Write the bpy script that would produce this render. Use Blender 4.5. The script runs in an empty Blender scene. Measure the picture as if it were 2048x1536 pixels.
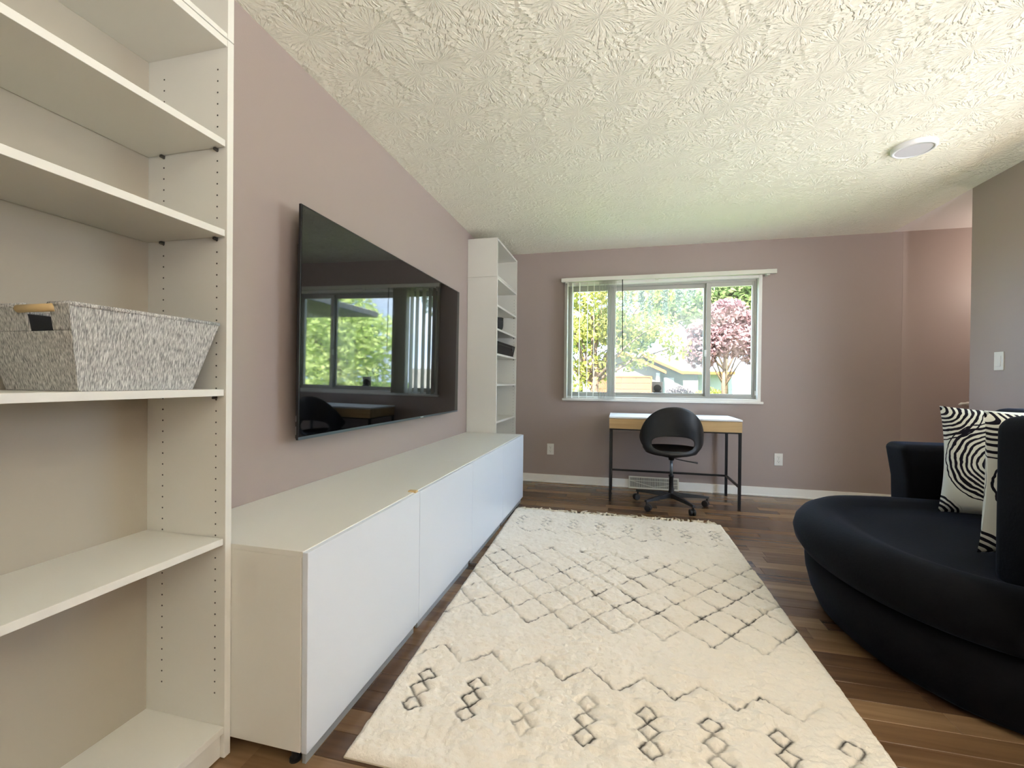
import bpy, bmesh, math, random
import numpy as np
from mathutils import Vector, Matrix

random.seed(7)
rng = np.random.default_rng(7)
SC = bpy.context.scene
COL = SC.collection
PI = math.pi

# ------------------------------------------------------------------ camera
YAW, PIT, ROL, FPX = 0.2372, -0.00676, 0.00974, 884.64
CAM = Vector((1.3644, 0.0, 1.0729))
def cam_dir(x, y, z):
    c, s = math.cos(ROL), math.sin(ROL); x, z = c*x - s*z, s*x + c*z
    c, s = math.cos(PIT), math.sin(PIT); y, z = c*y - s*z, s*y + c*z
    c, s = math.cos(YAW), math.sin(YAW); x, y = c*x - s*y, s*x + c*y
    return Vector((x, y, z))
cd = bpy.data.cameras.new('camera'); cam = bpy.data.objects.new('camera', cd); COL.objects.link(cam)
cd.sensor_fit = 'HORIZONTAL'; cd.sensor_width = 36.0; cd.lens = FPX/2048*36.0; cd.clip_start = 0.02; cd.clip_end = 400
r_, f_, u_ = cam_dir(1,0,0), cam_dir(0,1,0), cam_dir(0,0,1)
cam.matrix_world = Matrix(((r_.x,u_.x,-f_.x,CAM.x),(r_.y,u_.y,-f_.y,CAM.y),(r_.z,u_.z,-f_.z,CAM.z),(0,0,0,1)))
SC.camera = cam

# ------------------------------------------------------------------ view, sky, sun
vs = SC.view_settings
vs.view_transform = 'Standard'; vs.look = 'None'; vs.gamma = 1.0; vs.use_curve_mapping = False
vs.exposure = 1.46
SKY_STRENGTH = 4.4
SUN_STRENGTH = 34.0
world = bpy.data.worlds.new('sky'); SC.world = world; world.use_nodes = True
wn, wl = world.node_tree.nodes, world.node_tree.links
wn.clear()
w_out = wn.new('ShaderNodeOutputWorld'); w_bg = wn.new('ShaderNodeBackground'); w_bg.inputs['Strength'].default_value = SKY_STRENGTH
w_tc = wn.new('ShaderNodeTexCoord'); w_nz = wn.new('ShaderNodeTexNoise'); w_nz.inputs['Scale'].default_value = 3.0; w_nz.inputs['Detail'].default_value = 5
w_rp = wn.new('ShaderNodeValToRGB')
w_rp.color_ramp.elements[0].position = .42; w_rp.color_ramp.elements[0].color = (.38,.64,1,1)
w_rp.color_ramp.elements[1].position = .62; w_rp.color_ramp.elements[1].color = (.76,.88,1,1)
wl.new(w_tc.outputs['Generated'], w_nz.inputs['Vector']); wl.new(w_nz.outputs['Fac'], w_rp.inputs['Fac'])
wl.new(w_rp.outputs['Color'], w_bg.inputs['Color']); wl.new(w_bg.outputs['Background'], w_out.inputs['Surface'])
sd = bpy.data.lights.new('sun', 'SUN'); sd.energy = SUN_STRENGTH; sd.angle = math.radians(.6); sd.color = (1,.97,.92)
sun = bpy.data.objects.new('sun', sd); COL.objects.link(sun)
sun.rotation_euler = Vector((.06,.55,-.85)).to_track_quat('-Z','Y').to_euler()

# ------------------------------------------------------------------ colours and materials
def lin(c):
    c = c/255.0
    return c/12.92 if c <= .04045 else ((c+.055)/1.055)**2.4
def rgb(r, g, b): return (lin(r), lin(g), lin(b), 1.0)

class NT:
    def __init__(self, m): self.n, self.l = m.node_tree.nodes, m.node_tree.links
    def new(self, t, **kw):
        n = self.n.new(t)
        for k, v in kw.items(): setattr(n, k, v)
        return n
    def link(self, a, b): self.l.new(a, b)
    def math(self, op, a, b=None, c=None):
        n = self.n.new('ShaderNodeMath'); n.operation = op
        for i, v in enumerate((a, b, c)):
            if v is None: continue
            if isinstance(v, (int, float)): n.inputs[i].default_value = v
            else: self.l.new(v, n.inputs[i])
        return n.outputs[0]

def mat(name, col, rough=.5, spec=.5, metal=0.0, sheen=0.0, sheen_tint=None, ior=None, coat=0.0, bump=None, bump_scale=60, bump_dist=.002, var=0.0, var_scale=3.0):
    m = bpy.data.materials.new(name); m.use_nodes = True
    t = NT(m); p = m.node_tree.nodes['Principled BSDF']
    p.inputs['Base Color'].default_value = col; p.inputs['Roughness'].default_value = rough
    p.inputs['Specular IOR Level'].default_value = spec; p.inputs['Metallic'].default_value = metal
    if ior: p.inputs['IOR'].default_value = ior
    if sheen:
        p.inputs['Sheen Weight'].default_value = sheen; p.inputs['Sheen Roughness'].default_value = .4
        if sheen_tint: p.inputs['Sheen Tint'].default_value = sheen_tint
    if coat: p.inputs['Coat Weight'].default_value = coat; p.inputs['Coat Roughness'].default_value = .1
    tc = t.new('ShaderNodeTexCoord')
    if var:
        nz = t.new('ShaderNodeTexNoise'); nz.inputs['Scale'].default_value = var_scale; nz.inputs['Detail'].default_value = 4
        t.link(tc.outputs['Object'], nz.inputs['Vector'])
        mx = t.new('ShaderNodeMix', data_type='RGBA')
        mx.inputs['A'].default_value = tuple(c*(1-var) for c in col[:3]) + (1,)
        mx.inputs['B'].default_value = tuple(min(1, c*(1+var)) for c in col[:3]) + (1,)
        t.link(nz.outputs['Fac'], mx.inputs['Factor']); t.link(mx.outputs['Result'], p.inputs['Base Color'])
    if bump:
        nz = t.new('ShaderNodeTexNoise'); nz.inputs['Scale'].default_value = bump_scale; nz.inputs['Detail'].default_value = 3
        t.link(tc.outputs['Object'], nz.inputs['Vector'])
        b = t.new('ShaderNodeBump'); b.inputs['Strength'].default_value = bump; b.inputs['Distance'].default_value = bump_dist
        t.link(nz.outputs['Fac'], b.inputs['Height']); t.link(b.outputs['Normal'], p.inputs['Normal'])
    return m

WALLC = rgb(168,153,146)
M = {}
M['wall'] = mat('mauve_taupe_paint', WALLC, .42, .35, bump=.25, bump_scale=140, bump_dist=.001)
M['wall_hall'] = mat('hall_taupe', rgb(178,163,156), .45, .3, bump=.2, bump_scale=140, bump_dist=.001)  # hall wall tone, slightly lighter than the room walls
M['trim'] = mat('white_trim_paint', rgb(242,239,232), .35, .4)
M['melamine'] = mat('white_melamine', rgb(226,224,215), .38, .4, bump=.08, bump_scale=300, bump_dist=.0006)
M['hardboard'] = mat('shaded_hardboard', rgb(180,173,157), .6, .2)  # back panel colour darkened to include the shade inside the bookcases
M['door'] = mat('white_foil_door', rgb(222,228,236), .3, .45)
M['dark_gap'] = mat('dark_gap', rgb(40,34,30), .8)
M['steel_grey'] = mat('grey_plinth', rgb(168,174,176), .35, .5, metal=.3)
M['black_plastic'] = mat('black_plastic', rgb(26,26,27), .42, .5, bump=.1, bump_scale=500, bump_dist=.0004)
M['black_metal'] = mat('black_powder_metal', rgb(22,21,22), .4, .5)
M['tv_screen'] = mat('glossy_black_screen', rgb(4,4,5), .03, .5, ior=1.68)
M['tv_body'] = mat('black_tv_body', rgb(14,14,15), .35, .5)
M['silver'] = mat('brushed_silver', rgb(120,130,138), .3, .5, metal=.8)
M['light_mark'] = mat('pale_print', rgb(220,225,228), .5)
M['velvet'] = mat('black_navy_velvet', rgb(11,11,14), .85, .1, sheen=.10, sheen_tint=rgb(120,140,180), bump=.3, bump_scale=90, bump_dist=.002)
M['vane'] = mat('blind_vane_fabric', rgb(222,218,205), .6, .3)
M['rail'] = mat('blind_rail_enamel', rgb(224,222,208), .35, .4)
M['aluminium'] = mat('window_aluminium', rgb(176,174,166), .4, .4, metal=.25)
M['plate'] = mat('white_wall_plate', rgb(232,230,224), .3, .45)
M['slot'] = mat('dark_slots', rgb(70,66,60), .7)
M['vent'] = mat('vent_enamel', rgb(214,210,194), .45, .35)
M['lamp_lens'] = mat('frosted_lens', rgb(205,203,205), .5, .3)
M['lamp_ring'] = mat('white_lamp_ring', rgb(238,238,236), .35, .4)
M['birch'] = mat('birch_dowel', rgb(214,186,136), .5, .3)
M['basket_dark'] = mat('basket_lining', rgb(18,18,20), .8)
M['mesh_black'] = mat('black_wire_mesh', rgb(22,22,23), .5, .4, bump=1.0, bump_scale=500, bump_dist=.001)
M['mesh_rim'] = mat('black_wire_rim', rgb(12,12,13), .35, .5)
M['bark'] = mat('bark', rgb(84,68,56), .9, .1, bump=1, bump_scale=20, bump_dist=.02)
M['siding'] = mat('cream_siding', rgb(94,89,84), .8, .1)
M['fascia'] = mat('orange_fascia', rgb(118,68,34), .7, .1)
M['garage'] = mat('peach_garage_door', rgb(108,64,36), .6, .2)
M['roof'] = mat('brown_shingle', rgb(76,60,52), .9, .1, bump=.5, bump_scale=30, bump_dist=.02)
M['ext_white'] = mat('white_exterior_paint', rgb(142,140,137), .7, .1)
M['concrete'] = mat('driveway_concrete', rgb(140,137,130), .9, .1, var=.15)
M['patio'] = mat('pale_patio_slabs', rgb(158,160,163), .9, .1, var=.08)
M['grass'] = mat('lawn_grass', rgb(82,106,44), .95, .05, var=.3, var_scale=2, bump=1, bump_scale=80, bump_dist=.03)

def ceiling_mat():
    m = bpy.data.materials.new('stomped_ceiling_texture'); m.use_nodes = True
    t = NT(m); p = m.node_tree.nodes['Principled BSDF']
    p.inputs['Base Color'].default_value = rgb(251,246,228); p.inputs['Roughness'].default_value = .8; p.inputs['Specular IOR Level'].default_value = .15
    tc = t.new('ShaderNodeTexCoord')
    dz = t.new('ShaderNodeTexNoise'); dz.inputs['Scale'].default_value = 9; dz.inputs['Detail'].default_value = 2
    t.link(tc.outputs['Object'], dz.inputs['Vector'])
    vm = t.new('ShaderNodeVectorMath', operation='MULTIPLY_ADD'); t.link(dz.outputs['Color'], vm.inputs[0]); vm.inputs[1].default_value = (.035,.035,0); t.link(tc.outputs['Object'], vm.inputs[2])
    vo = t.new('ShaderNodeTexVoronoi', voronoi_dimensions='2D', feature='F1'); vo.inputs['Scale'].default_value = 4.6; vo.inputs['Randomness'].default_value = .8
    t.link(vm.outputs[0], vo.inputs['Vector'])
    sub = t.new('ShaderNodeVectorMath', operation='SUBTRACT'); t.link(vm.outputs[0], sub.inputs[0]); t.link(vo.outputs['Position'], sub.inputs[1])
    sx = t.new('ShaderNodeSeparateXYZ'); t.link(sub.outputs[0], sx.inputs[0])
    ang = t.math('ARCTAN2', sx.outputs[1], sx.outputs[0])
    cs, sn = t.math('COSINE', ang), t.math('SINE', ang)
    rad = vo.outputs['Distance']
    sc = t.new('ShaderNodeSeparateColor'); t.link(vo.outputs['Color'], sc.inputs[0])
    cx = t.new('ShaderNodeCombineXYZ')
    t.link(t.math('ADD', t.math('MULTIPLY', cs, 4.5), t.math('MULTIPLY', sc.outputs[0], 40)), cx.inputs[0])
    t.link(t.math('MULTIPLY', sn, 4.5), cx.inputs[1]); t.link(t.math('MULTIPLY', rad, 3.2), cx.inputs[2])
    n1 = t.new('ShaderNodeTexNoise'); n1.inputs['Scale'].default_value = 1.6; n1.inputs['Detail'].default_value = 3
    t.link(cx.outputs[0], n1.inputs['Vector'])
    rp = t.new('ShaderNodeValToRGB'); rp.color_ramp.elements[0].position = .46; rp.color_ramp.elements[1].position = .56
    t.link(n1.outputs['Fac'], rp.inputs['Fac'])
    # the rim of each stomp mark
    rim = t.math('SUBTRACT', 1.0, t.math('MULTIPLY', t.math('ABSOLUTE', t.math('SUBTRACT', rad, .52)), 14.0)); rim = t.math('MAXIMUM', rim, 0.0)
    n2 = t.new('ShaderNodeTexNoise'); n2.inputs['Scale'].default_value = 60; n2.inputs['Detail'].default_value = 3; t.link(tc.outputs['Object'], n2.inputs['Vector'])
    h = t.math('ADD', t.math('ADD', rp.outputs['Color'], t.math('MULTIPLY', rim, .5)), t.math('MULTIPLY', n2.outputs['Fac'], .5))
    b = t.new('ShaderNodeBump'); b.inputs['Strength'].default_value = .6; b.inputs['Distance'].default_value = .008
    t.link(h, b.inputs['Height']); t.link(b.outputs['Normal'], p.inputs['Normal'])
    return m
M['ceiling'] = ceiling_mat()
M['ceiling_hall'] = mat('smooth_hall_ceiling', rgb(246,238,232), .75, .15, bump=.1, bump_scale=80)

def wood_mat(name, ramp, rough, grain=(1.6, 28, 28), randomize=True, coat=0.0, spec=.5):
    m = bpy.data.materials.new(name); m.use_nodes = True
    t = NT(m); p = m.node_tree.nodes['Principled BSDF']
    p.inputs['Roughness'].default_value = rough; p.inputs['Specular IOR Level'].default_value = spec
    if coat: p.inputs['Coat Weight'].default_value = coat; p.inputs['Coat Roughness'].default_value = .12
    tc = t.new('ShaderNodeTexCoord'); oi = t.new('ShaderNodeObjectInfo')
    off = t.new('ShaderNodeVectorMath', operation='ADD'); t.link(tc.outputs['Object'], off.inputs[0])
    cx = t.new('ShaderNodeCombineXYZ')
    for i, k in enumerate((37.0, 91.0, 13.0)): t.link(t.math('MULTIPLY', oi.outputs['Random'], k if randomize else 0.0), cx.inputs[i])
    t.link(cx.outputs[0], off.inputs[1])
    sc = t.new('ShaderNodeVectorMath', operation='MULTIPLY'); t.link(off.outputs[0], sc.inputs[0]); sc.inputs[1].default_value = grain
    nz = t.new('ShaderNodeTexNoise'); nz.inputs['Scale'].default_value = 1.0; nz.inputs['Detail'].default_value = 6; nz.inputs['Distortion'].default_value = .6
    t.link(sc.outputs[0], nz.inputs['Vector'])
    f = t.math('MULTIPLY', nz.outputs['Fac'], .55)
    if randomize: f = t.math('ADD', f, t.math('MULTIPLY', oi.outputs['Random'], .5))
    else: f = t.math('ADD', f, .22)
    rp = t.new('ShaderNodeValToRGB'); cr = rp.color_ramp
    cr.elements[0].position, cr.elements[0].color = ramp[0]; cr.elements[1].position, cr.elements[1].color = ramp[-1]
    for pos, c in ramp[1:-1]:
        e = cr.elements.new(pos); e.color = c
    t.link(f, rp.inputs['Fac']); t.link(rp.outputs['Color'], p.inputs['Base Color'])
    b = t.new('ShaderNodeBump'); b.inputs['Strength'].default_value = .12; b.inputs['Distance'].default_value = .001
    t.link(nz.outputs['Fac'], b.inputs['Height']); t.link(b.outputs['Normal'], p.inputs['Normal'])
    return m
M['plank'] = wood_mat('dark_acacia_plank', [(.15,rgb(66,46,34)),(.42,rgb(100,74,52)),(.62,rgb(122,94,66)),(.85,rgb(150,120,88))], .27, spec=.5)
M['oak'] = wood_mat('pale_oak_board', [(.2,rgb(158,126,82)),(.5,rgb(190,158,110)),(.8,rgb(208,180,132))], .45, randomize=False)
M['desk_top'] = wood_mat('window_lit_desk_top', [(.2,rgb(226,224,220)),(.5,rgb(234,232,229)),(.8,rgb(240,238,235))], .65, randomize=False, spec=.12)  # wooden top whitened to hold the window light falling on it

def rug_mat():
    m = bpy.data.materials.new('cream_shag_wool'); m.use_nodes = True
    t = NT(m); p = m.node_tree.nodes['Principled BSDF']; p.inputs['Roughness'].default_value = .95; p.inputs['Specular IOR Level'].default_value = .05
    at = t.new('ShaderNodeAttribute'); at.attribute_name = 'dark_line'
    tc = t.new('ShaderNodeTexCoord'); nz = t.new('ShaderNodeTexNoise'); nz.inputs['Scale'].default_value = 6; nz.inputs['Detail'].default_value = 3
    t.link(tc.outputs['Object'], nz.inputs['Vector'])
    mx0 = t.new('ShaderNodeMix', data_type='RGBA'); mx0.inputs['A'].default_value = rgb(230,221,206); mx0.inputs['B'].default_value = rgb(242,235,223)
    t.link(nz.outputs['Fac'], mx0.inputs['Factor'])
    mx = t.new('ShaderNodeMix', data_type='RGBA'); mx.inputs['B'].default_value = rgb(34,30,30)
    t.link(at.outputs['Fac'], mx.inputs['Factor']); t.link(mx0.outputs['Result'], mx.inputs['A']); t.link(mx.outputs['Result'], p.inputs['Base Color'])
    n2 = t.new('ShaderNodeTexNoise'); n2.inputs['Scale'].default_value = 160; n2.inputs['Detail'].default_value = 2; t.link(tc.outputs['Object'], n2.inputs['Vector'])
    b = t.new('ShaderNodeBump'); b.inputs['Strength'].default_value = .7; b.inputs['Distance'].default_value = .004
    t.link(n2.outputs['Fac'], b.inputs['Height']); t.link(b.outputs['Normal'], p.inputs['Normal'])
    return m
M['rug'] = rug_mat()
M['fringe'] = mat('cream_wool_fringe', rgb(224,212,188), .95, .05)

def weave_mat():
    m = bpy.data.materials.new('grey_woven_fabric'); m.use_nodes = True
    t = NT(m); p = m.node_tree.nodes['Principled BSDF']; p.inputs['Roughness'].default_value = .9; p.inputs['Specular IOR Level'].default_value = .1
    tc = t.new('ShaderNodeTexCoord')
    sc = t.new('ShaderNodeVectorMath', operation='MULTIPLY'); sc.inputs[1].default_value = (560,560,20); t.link(tc.outputs['Object'], sc.inputs[0])
    n1 = t.new('ShaderNodeTexNoise'); n1.inputs['Scale'].default_value = 1; n1.inputs['Detail'].default_value = 4; t.link(sc.outputs[0], n1.inputs['Vector'])
    rp = t.new('ShaderNodeValToRGB'); rp.color_ramp.elements[0].position = .36; rp.color_ramp.elements[0].color = rgb(128,128,126)
    rp.color_ramp.elements[1].position = .66; rp.color_ramp.elements[1].color = rgb(226,225,220)
    t.link(n1.outputs['Fac'], rp.inputs['Fac']); t.link(rp.outputs['Color'], p.inputs['Base Color'])
    b = t.new('ShaderNodeBump'); b.inputs['Strength'].default_value = .8; b.inputs['Distance'].default_value = .002
    t.link(n1.outputs['Fac'], b.inputs['Height']); t.link(b.outputs['Normal'], p.inputs['Normal'])
    return m
M['weave'] = weave_mat()

def pillow_mat():
    m = bpy.data.materials.new('ring_print_cotton'); m.use_nodes = True
    t = NT(m); p = m.node_tree.nodes['Principled BSDF']; p.inputs['Roughness'].default_value = .85; p.inputs['Specular IOR Level'].default_value = .1
    uv = t.new('ShaderNodeTexCoord')
    dz = t.new('ShaderNodeTexNoise'); dz.inputs['Scale'].default_value = 5; dz.inputs['Detail'].default_value = 3; t.link(uv.outputs['UV'], dz.inputs['Vector'])
    vm = t.new('ShaderNodeVectorMath', operation='MULTIPLY_ADD'); t.link(dz.outputs['Color'], vm.inputs[0]); vm.inputs[1].default_value = (.085,.085,0); t.link(uv.outputs['UV'], vm.inputs[2])
    sx = t.new('ShaderNodeSeparateXYZ'); t.link(vm.outputs[0], sx.inputs[0])
    val = None
    # ring families, centre in face coordinates and outer radius
    for cx, cy, R in ((.40,.52,.37), (.02,.98,.29), (-.02,.0,.20), (1.0,.9,.34), (.95,.08,.26)):
        dx = t.math('SUBTRACT', sx.outputs[0], cx+.025); dy = t.math('SUBTRACT', sx.outputs[1], cy+.025)
        d = t.math('SQRT', t.math('ADD', t.math('MULTIPLY', dx, dx), t.math('MULTIPLY', dy, dy)))
        ring = t.math('GREATER_THAN', t.math('SINE', t.math('MULTIPLY', d, 2*PI/.040)), t.math('MULTIPLY', t.math('SUBTRACT', dz.outputs['Fac'], .5), 2.2))
        inside = t.math('LESS_THAN', d, R)
        v = t.math('MULTIPLY', ring, inside)
        val = v if val is None else t.math('MAXIMUM', val, v)
    mx = t.new('ShaderNodeMix', data_type='RGBA'); mx.inputs['A'].default_value = rgb(224,226,216); mx.inputs['B'].default_value = rgb(30,28,38)
    t.link(val, mx.inputs['Factor']); t.link(mx.outputs['Result'], p.inputs['Base Color'])
    return m
M['pillow'] = pillow_mat()

def glass_mat(name, tint=(1,1,1,1), refl=1.0):
    m = bpy.data.materials.new(name); m.use_nodes = True
    t = NT(m); n = m.node_tree.nodes; n.remove(n['Principled BSDF']); out = n['Material Output']
    tr = t.new('ShaderNodeBsdfTransparent'); tr.inputs['Color'].default_value = tint
    gl = t.new('ShaderNodeBsdfGlossy'); gl.inputs['Roughness'].default_value = .02
    ge = t.new('ShaderNodeNewGeometry'); dt = t.new('ShaderNodeVectorMath', operation='DOT_PRODUCT')      # Schlick reflectance, the same on both faces of the pane
    t.link(ge.outputs['Incoming'], dt.inputs[0]); t.link(ge.outputs['Normal'], dt.inputs[1])
    fr = t.math('ADD', .04, t.math('MULTIPLY', t.math('POWER', t.math('SUBTRACT', 1.0, t.math('ABSOLUTE', dt.outputs['Value'])), 5.0), .96))
    mx = t.new('ShaderNodeMixShader'); t.link(t.math('MULTIPLY', fr, refl), mx.inputs[0]); t.link(tr.outputs[0], mx.inputs[1]); t.link(gl.outputs[0], mx.inputs[2])
    t.link(mx.outputs[0], out.inputs['Surface'])
    return m
M['glass'] = glass_mat('window_glass')
def screen_mat():
    m = bpy.data.materials.new('insect_screen_mesh'); m.use_nodes = True
    t = NT(m); n = m.node_tree.nodes; n.remove(n['Principled BSDF']); out = n['Material Output']
    tr = t.new('ShaderNodeBsdfTransparent'); df = t.new('ShaderNodeBsdfDiffuse'); df.inputs['Color'].default_value = rgb(165,165,162)
    tl = t.new('ShaderNodeBsdfTranslucent'); tl.inputs['Color'].default_value = rgb(165,165,162)
    ad = t.new('ShaderNodeMixShader'); ad.inputs[0].default_value = .5; t.link(df.outputs[0], ad.inputs[1]); t.link(tl.outputs[0], ad.inputs[2])
    mx = t.new('ShaderNodeMixShader'); mx.inputs[0].default_value = .17; t.link(tr.outputs[0], mx.inputs[1]); t.link(ad.outputs[0], mx.inputs[2])
    t.link(mx.outputs[0], out.inputs['Surface'])
    return m
M['screen'] = screen_mat()
def leaf_mat(name, col, col2):
    m = bpy.data.materials.new(name); m.use_nodes = True
    t = NT(m); n = m.node_tree.nodes; n.remove(n['Principled BSDF']); out = n['Material Output']
    tc = t.new('ShaderNodeTexCoord'); nz = t.new('ShaderNodeTexNoise'); nz.inputs['Scale'].default_value = 2.2; nz.inputs['Detail'].default_value = 4
    t.link(tc.outputs['Object'], nz.inputs['Vector'])
    rp = t.new('ShaderNodeValToRGB'); rp.color_ramp.elements[0].position = .35; rp.color_ramp.elements[0].color = col; rp.color_ramp.elements[1].position = .65; rp.color_ramp.elements[1].color = col2
    t.link(nz.outputs['Fac'], rp.inputs['Fac'])
    df = t.new('ShaderNodeBsdfDiffuse'); tl = t.new('ShaderNodeBsdfTranslucent')
    t.link(rp.outputs['Color'], df.inputs['Color']); t.link(rp.outputs['Color'], tl.inputs['Color'])
    mx = t.new('ShaderNodeMixShader'); mx.inputs[0].default_value = .45; t.link(df.outputs[0], mx.inputs[1]); t.link(tl.outputs[0], mx.inputs[2])
    t.link(mx.outputs[0], out.inputs['Surface'])
    return m
M['leaf_lime'] = leaf_mat('lime_leaves', rgb(98,102,46), rgb(130,128,63))
M['leaf_green'] = leaf_mat('fresh_green_leaves', rgb(77,93,51), rgb(102,115,70))
M['leaf_purple'] = leaf_mat('plum_leaves', rgb(102,75,77), rgb(130,103,103))
M['leaf_brightened'] = leaf_mat('brightened_leaves', rgb(190,212,130), rgb(222,232,164))  # leaf colour raised as if sunlit, to brighten the television reflection
M['needles'] = leaf_mat('grey_green_needles', rgb(80,96,80), rgb(108,122,100))

# ------------------------------------------------------------------ mesh helpers
ORG = {}
class MB:
    def __init__(self): self.v, self.f = [], []
    def add(self, vs, fs):
        k = len(self.v); self.v += [tuple(p) for p in vs]; self.f += [tuple(i+k for i in f) for f in fs]; return self
    def box(self, x0, x1, y0, y1, z0, z1):
        return self.add([(x0,y0,z0),(x1,y0,z0),(x1,y1,z0),(x0,y1,z0),(x0,y0,z1),(x1,y0,z1),(x1,y1,z1),(x0,y1,z1)],
                        [(0,3,2,1),(4,5,6,7),(0,1,5,4),(1,2,6,5),(2,3,7,6),(3,0,4,7)])
    def hexa(self, p):      # 8 points, bottom ring then top ring
        return self.add(p, [(0,3,2,1),(4,5,6,7),(0,1,5,4),(1,2,6,5),(2,3,7,6),(3,0,4,7)])
    def tube(self, pts, r, n=8, cap=True):
        pts = [Vector(p) for p in pts]; rr = r if isinstance(r, (list, tuple)) else [r]*len(pts)
        vs, fs = [], []; up = None
        for i, p in enumerate(pts):
            d = (pts[min(i+1, len(pts)-1)] - pts[max(i-1, 0)]).normalized()
            if up is None:
                up = Vector((0,0,1)) if abs(d.z) < .9 else Vector((1,0,0))
            a = d.cross(up).normalized(); b = a.cross(d).normalized(); up = b
            for k in range(n):
                t = 2*PI*k/n; vs.append(p + a*(math.cos(t)*rr[i]) + b*(math.sin(t)*rr[i]))
        for i in range(len(pts)-1):
            for k in range(n):
                a0, a1 = i*n+k, i*n+(k+1) % n; fs.append((a0, a1, a1+n, a0+n))
        if cap: fs += [tuple(range(n))[::-1], tuple(range((len(pts)-1)*n, len(pts)*n))]
        return self.add(vs, fs)
    def lathe(self, prof, c, axis='z', n=24, cap=True):
        vs, fs = [], []
        for r, h in prof:
            for k in range(n):
                t = 2*PI*k/n; a, b = r*math.cos(t), r*math.sin(t)
                vs.append({'z': (c[0]+a, c[1]+b, c[2]+h), 'y': (c[0]+a, c[1]+h, c[2]+b), 'x': (c[0]+h, c[1]+a, c[2]+b)}[axis])
        m = len(prof)
        for i in range(m-1):
            for k in range(n):
                a0, a1 = i*n+k, i*n+(k+1) % n; fs.append((a0, a1, a1+n, a0+n))
        if cap: fs += [tuple(range(n))[::-1], tuple(range((m-1)*n, m*n))]
        return self.add(vs, fs)
    def build(self, name, material, parent=None, bevel=0.0, seg=2, smooth=False, base=None):
        me = bpy.data.meshes.new(name)
        me.from_pydata(self.v, [], self.f)
        return finish(name, me, material, parent, bevel, seg, smooth, base)

def finish(name, me, material, parent=None, bevel=0.0, seg=2, smooth=False, base=None):
    bm = bmesh.new(); bm.from_mesh(me)
    bmesh.ops.recalc_face_normals(bm, faces=bm.faces)
    if bevel > 0:
        es = [e for e in bm.edges if len(e.link_faces) == 2 and e.calc_face_angle(0) > .6]
        bmesh.ops.bevel(bm, geom=es, offset=bevel, offset_type='OFFSET', segments=seg, profile=.5, affect='EDGES', clamp_overlap=True)
    bm.to_mesh(me); bm.free()
    if parent is not None: base = ORG[parent.name]
    elif base is None:
        co = np.empty(len(me.vertices)*3); me.vertices.foreach_get('co', co); co = co.reshape(-1,3)
        base = Vector(((co[:,0].min()+co[:,0].max())/2, (co[:,1].min()+co[:,1].max())/2, co[:,2].min()))
    base = Vector(base)
    me.transform(Matrix.Translation(-base))
    if smooth: me.polygons.foreach_set('use_smooth', [True]*len(me.polygons))
    me.materials.append(M[material] if isinstance(material, str) else material)
    o = bpy.data.objects.new(name, me); COL.objects.link(o)
    if parent is not None: o.parent = parent
    else: o.location = base
    ORG[o.name] = base
    return o
def np_mesh(name, V, F):
    me = bpy.data.meshes.new(name)
    n, q = len(F), F.shape[1]
    me.vertices.add(len(V)); me.vertices.foreach_set('co', np.ascontiguousarray(V, dtype=np.float32).ravel())
    me.loops.add(n*q); me.loops.foreach_set('vertex_index', np.ascontiguousarray(F, dtype=np.int32).ravel())
    me.polygons.add(n); me.polygons.foreach_set('loop_start', np.arange(0, n*q, q, dtype=np.int32))
    me.update(calc_edges=True); return me
def raw(name, me, material, parent=None, smooth=False, base=None):   # large meshes: no bmesh pass
    base = ORG[parent.name] if parent is not None else Vector(base)
    me.transform(Matrix.Translation(-base))
    if smooth: me.polygons.foreach_set('use_smooth', np.ones(len(me.polygons), dtype=bool))
    me.materials.append(M[material]); o = bpy.data.objects.new(name, me); COL.objects.link(o)
    if parent is not None: o.parent = parent
    else: o.location = base
    ORG[o.name] = base
    return o
def tag(o, label, cat, group=None):
    o['label'] = label; o['category'] = cat
    if group: o['group'] = group
    return o
def thing(name, label, cat, loc, group=None):
    o = bpy.data.objects.new(name, None); o.empty_display_size = .05; COL.objects.link(o); o.location = loc; ORG[o.name] = Vector(loc)
    return tag(o, label, cat, group)
def struct(o): o['kind'] = 'structure'; return o
def stuff(o): o['kind'] = 'stuff'; return o
def bx(name, b, material, parent=None, bevel=.0015, seg=2): return MB().box(*b).build(name, material, parent, bevel, seg)
def clone(o, parent, dloc=(0,0,0)):
    c = o.copy(); COL.objects.link(c); c.parent = parent; c.location = Vector(o.location) + Vector(dloc); ORG[c.name] = ORG[o.name] + Vector(dloc)
    return c

# ------------------------------------------------------------------ room
D, H, R = 4.665, 2.44, 3.733          # window wall, ceiling height, right wall
YC = 3.737                            # end of the right wall, the hall opens behind it
YB = -5.2                             # wall behind the camera
XH = 5.4
WX0, WX1, WZ0, WZ1 = .80, 2.68, .89, 2.11     # window opening
T = .14
struct(MB().box(-T,0,YB-T,D+T,-.1,H+.1).build('wall_left','wall'))
wb = MB(); wb.box(0,WX0,D,D+T,-.1,H+.1).box(WX1,R+.085,D,D+T,-.1,H+.1).box(WX0,WX1,D,D+T,WZ1,H+.1).box(WX0,WX1,D,D+T,-.1,WZ0)
struct(wb.build('wall_back','wall'))
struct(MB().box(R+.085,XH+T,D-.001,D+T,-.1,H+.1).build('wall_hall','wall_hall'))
GY0, GY1, GZ = 1.80, 3.28, 2.14         # added unseen patio opening in the right wall, sized for its daylight
wr = MB(); wr.box(R,R+T,GY1,YC,-.1,H+.1).box(R,R+T,YB,GY0,-.1,H+.1).box(R,R+T,GY0,GY1,GZ,H+.1)
struct(wr.build('wall_right','wall'))
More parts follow.
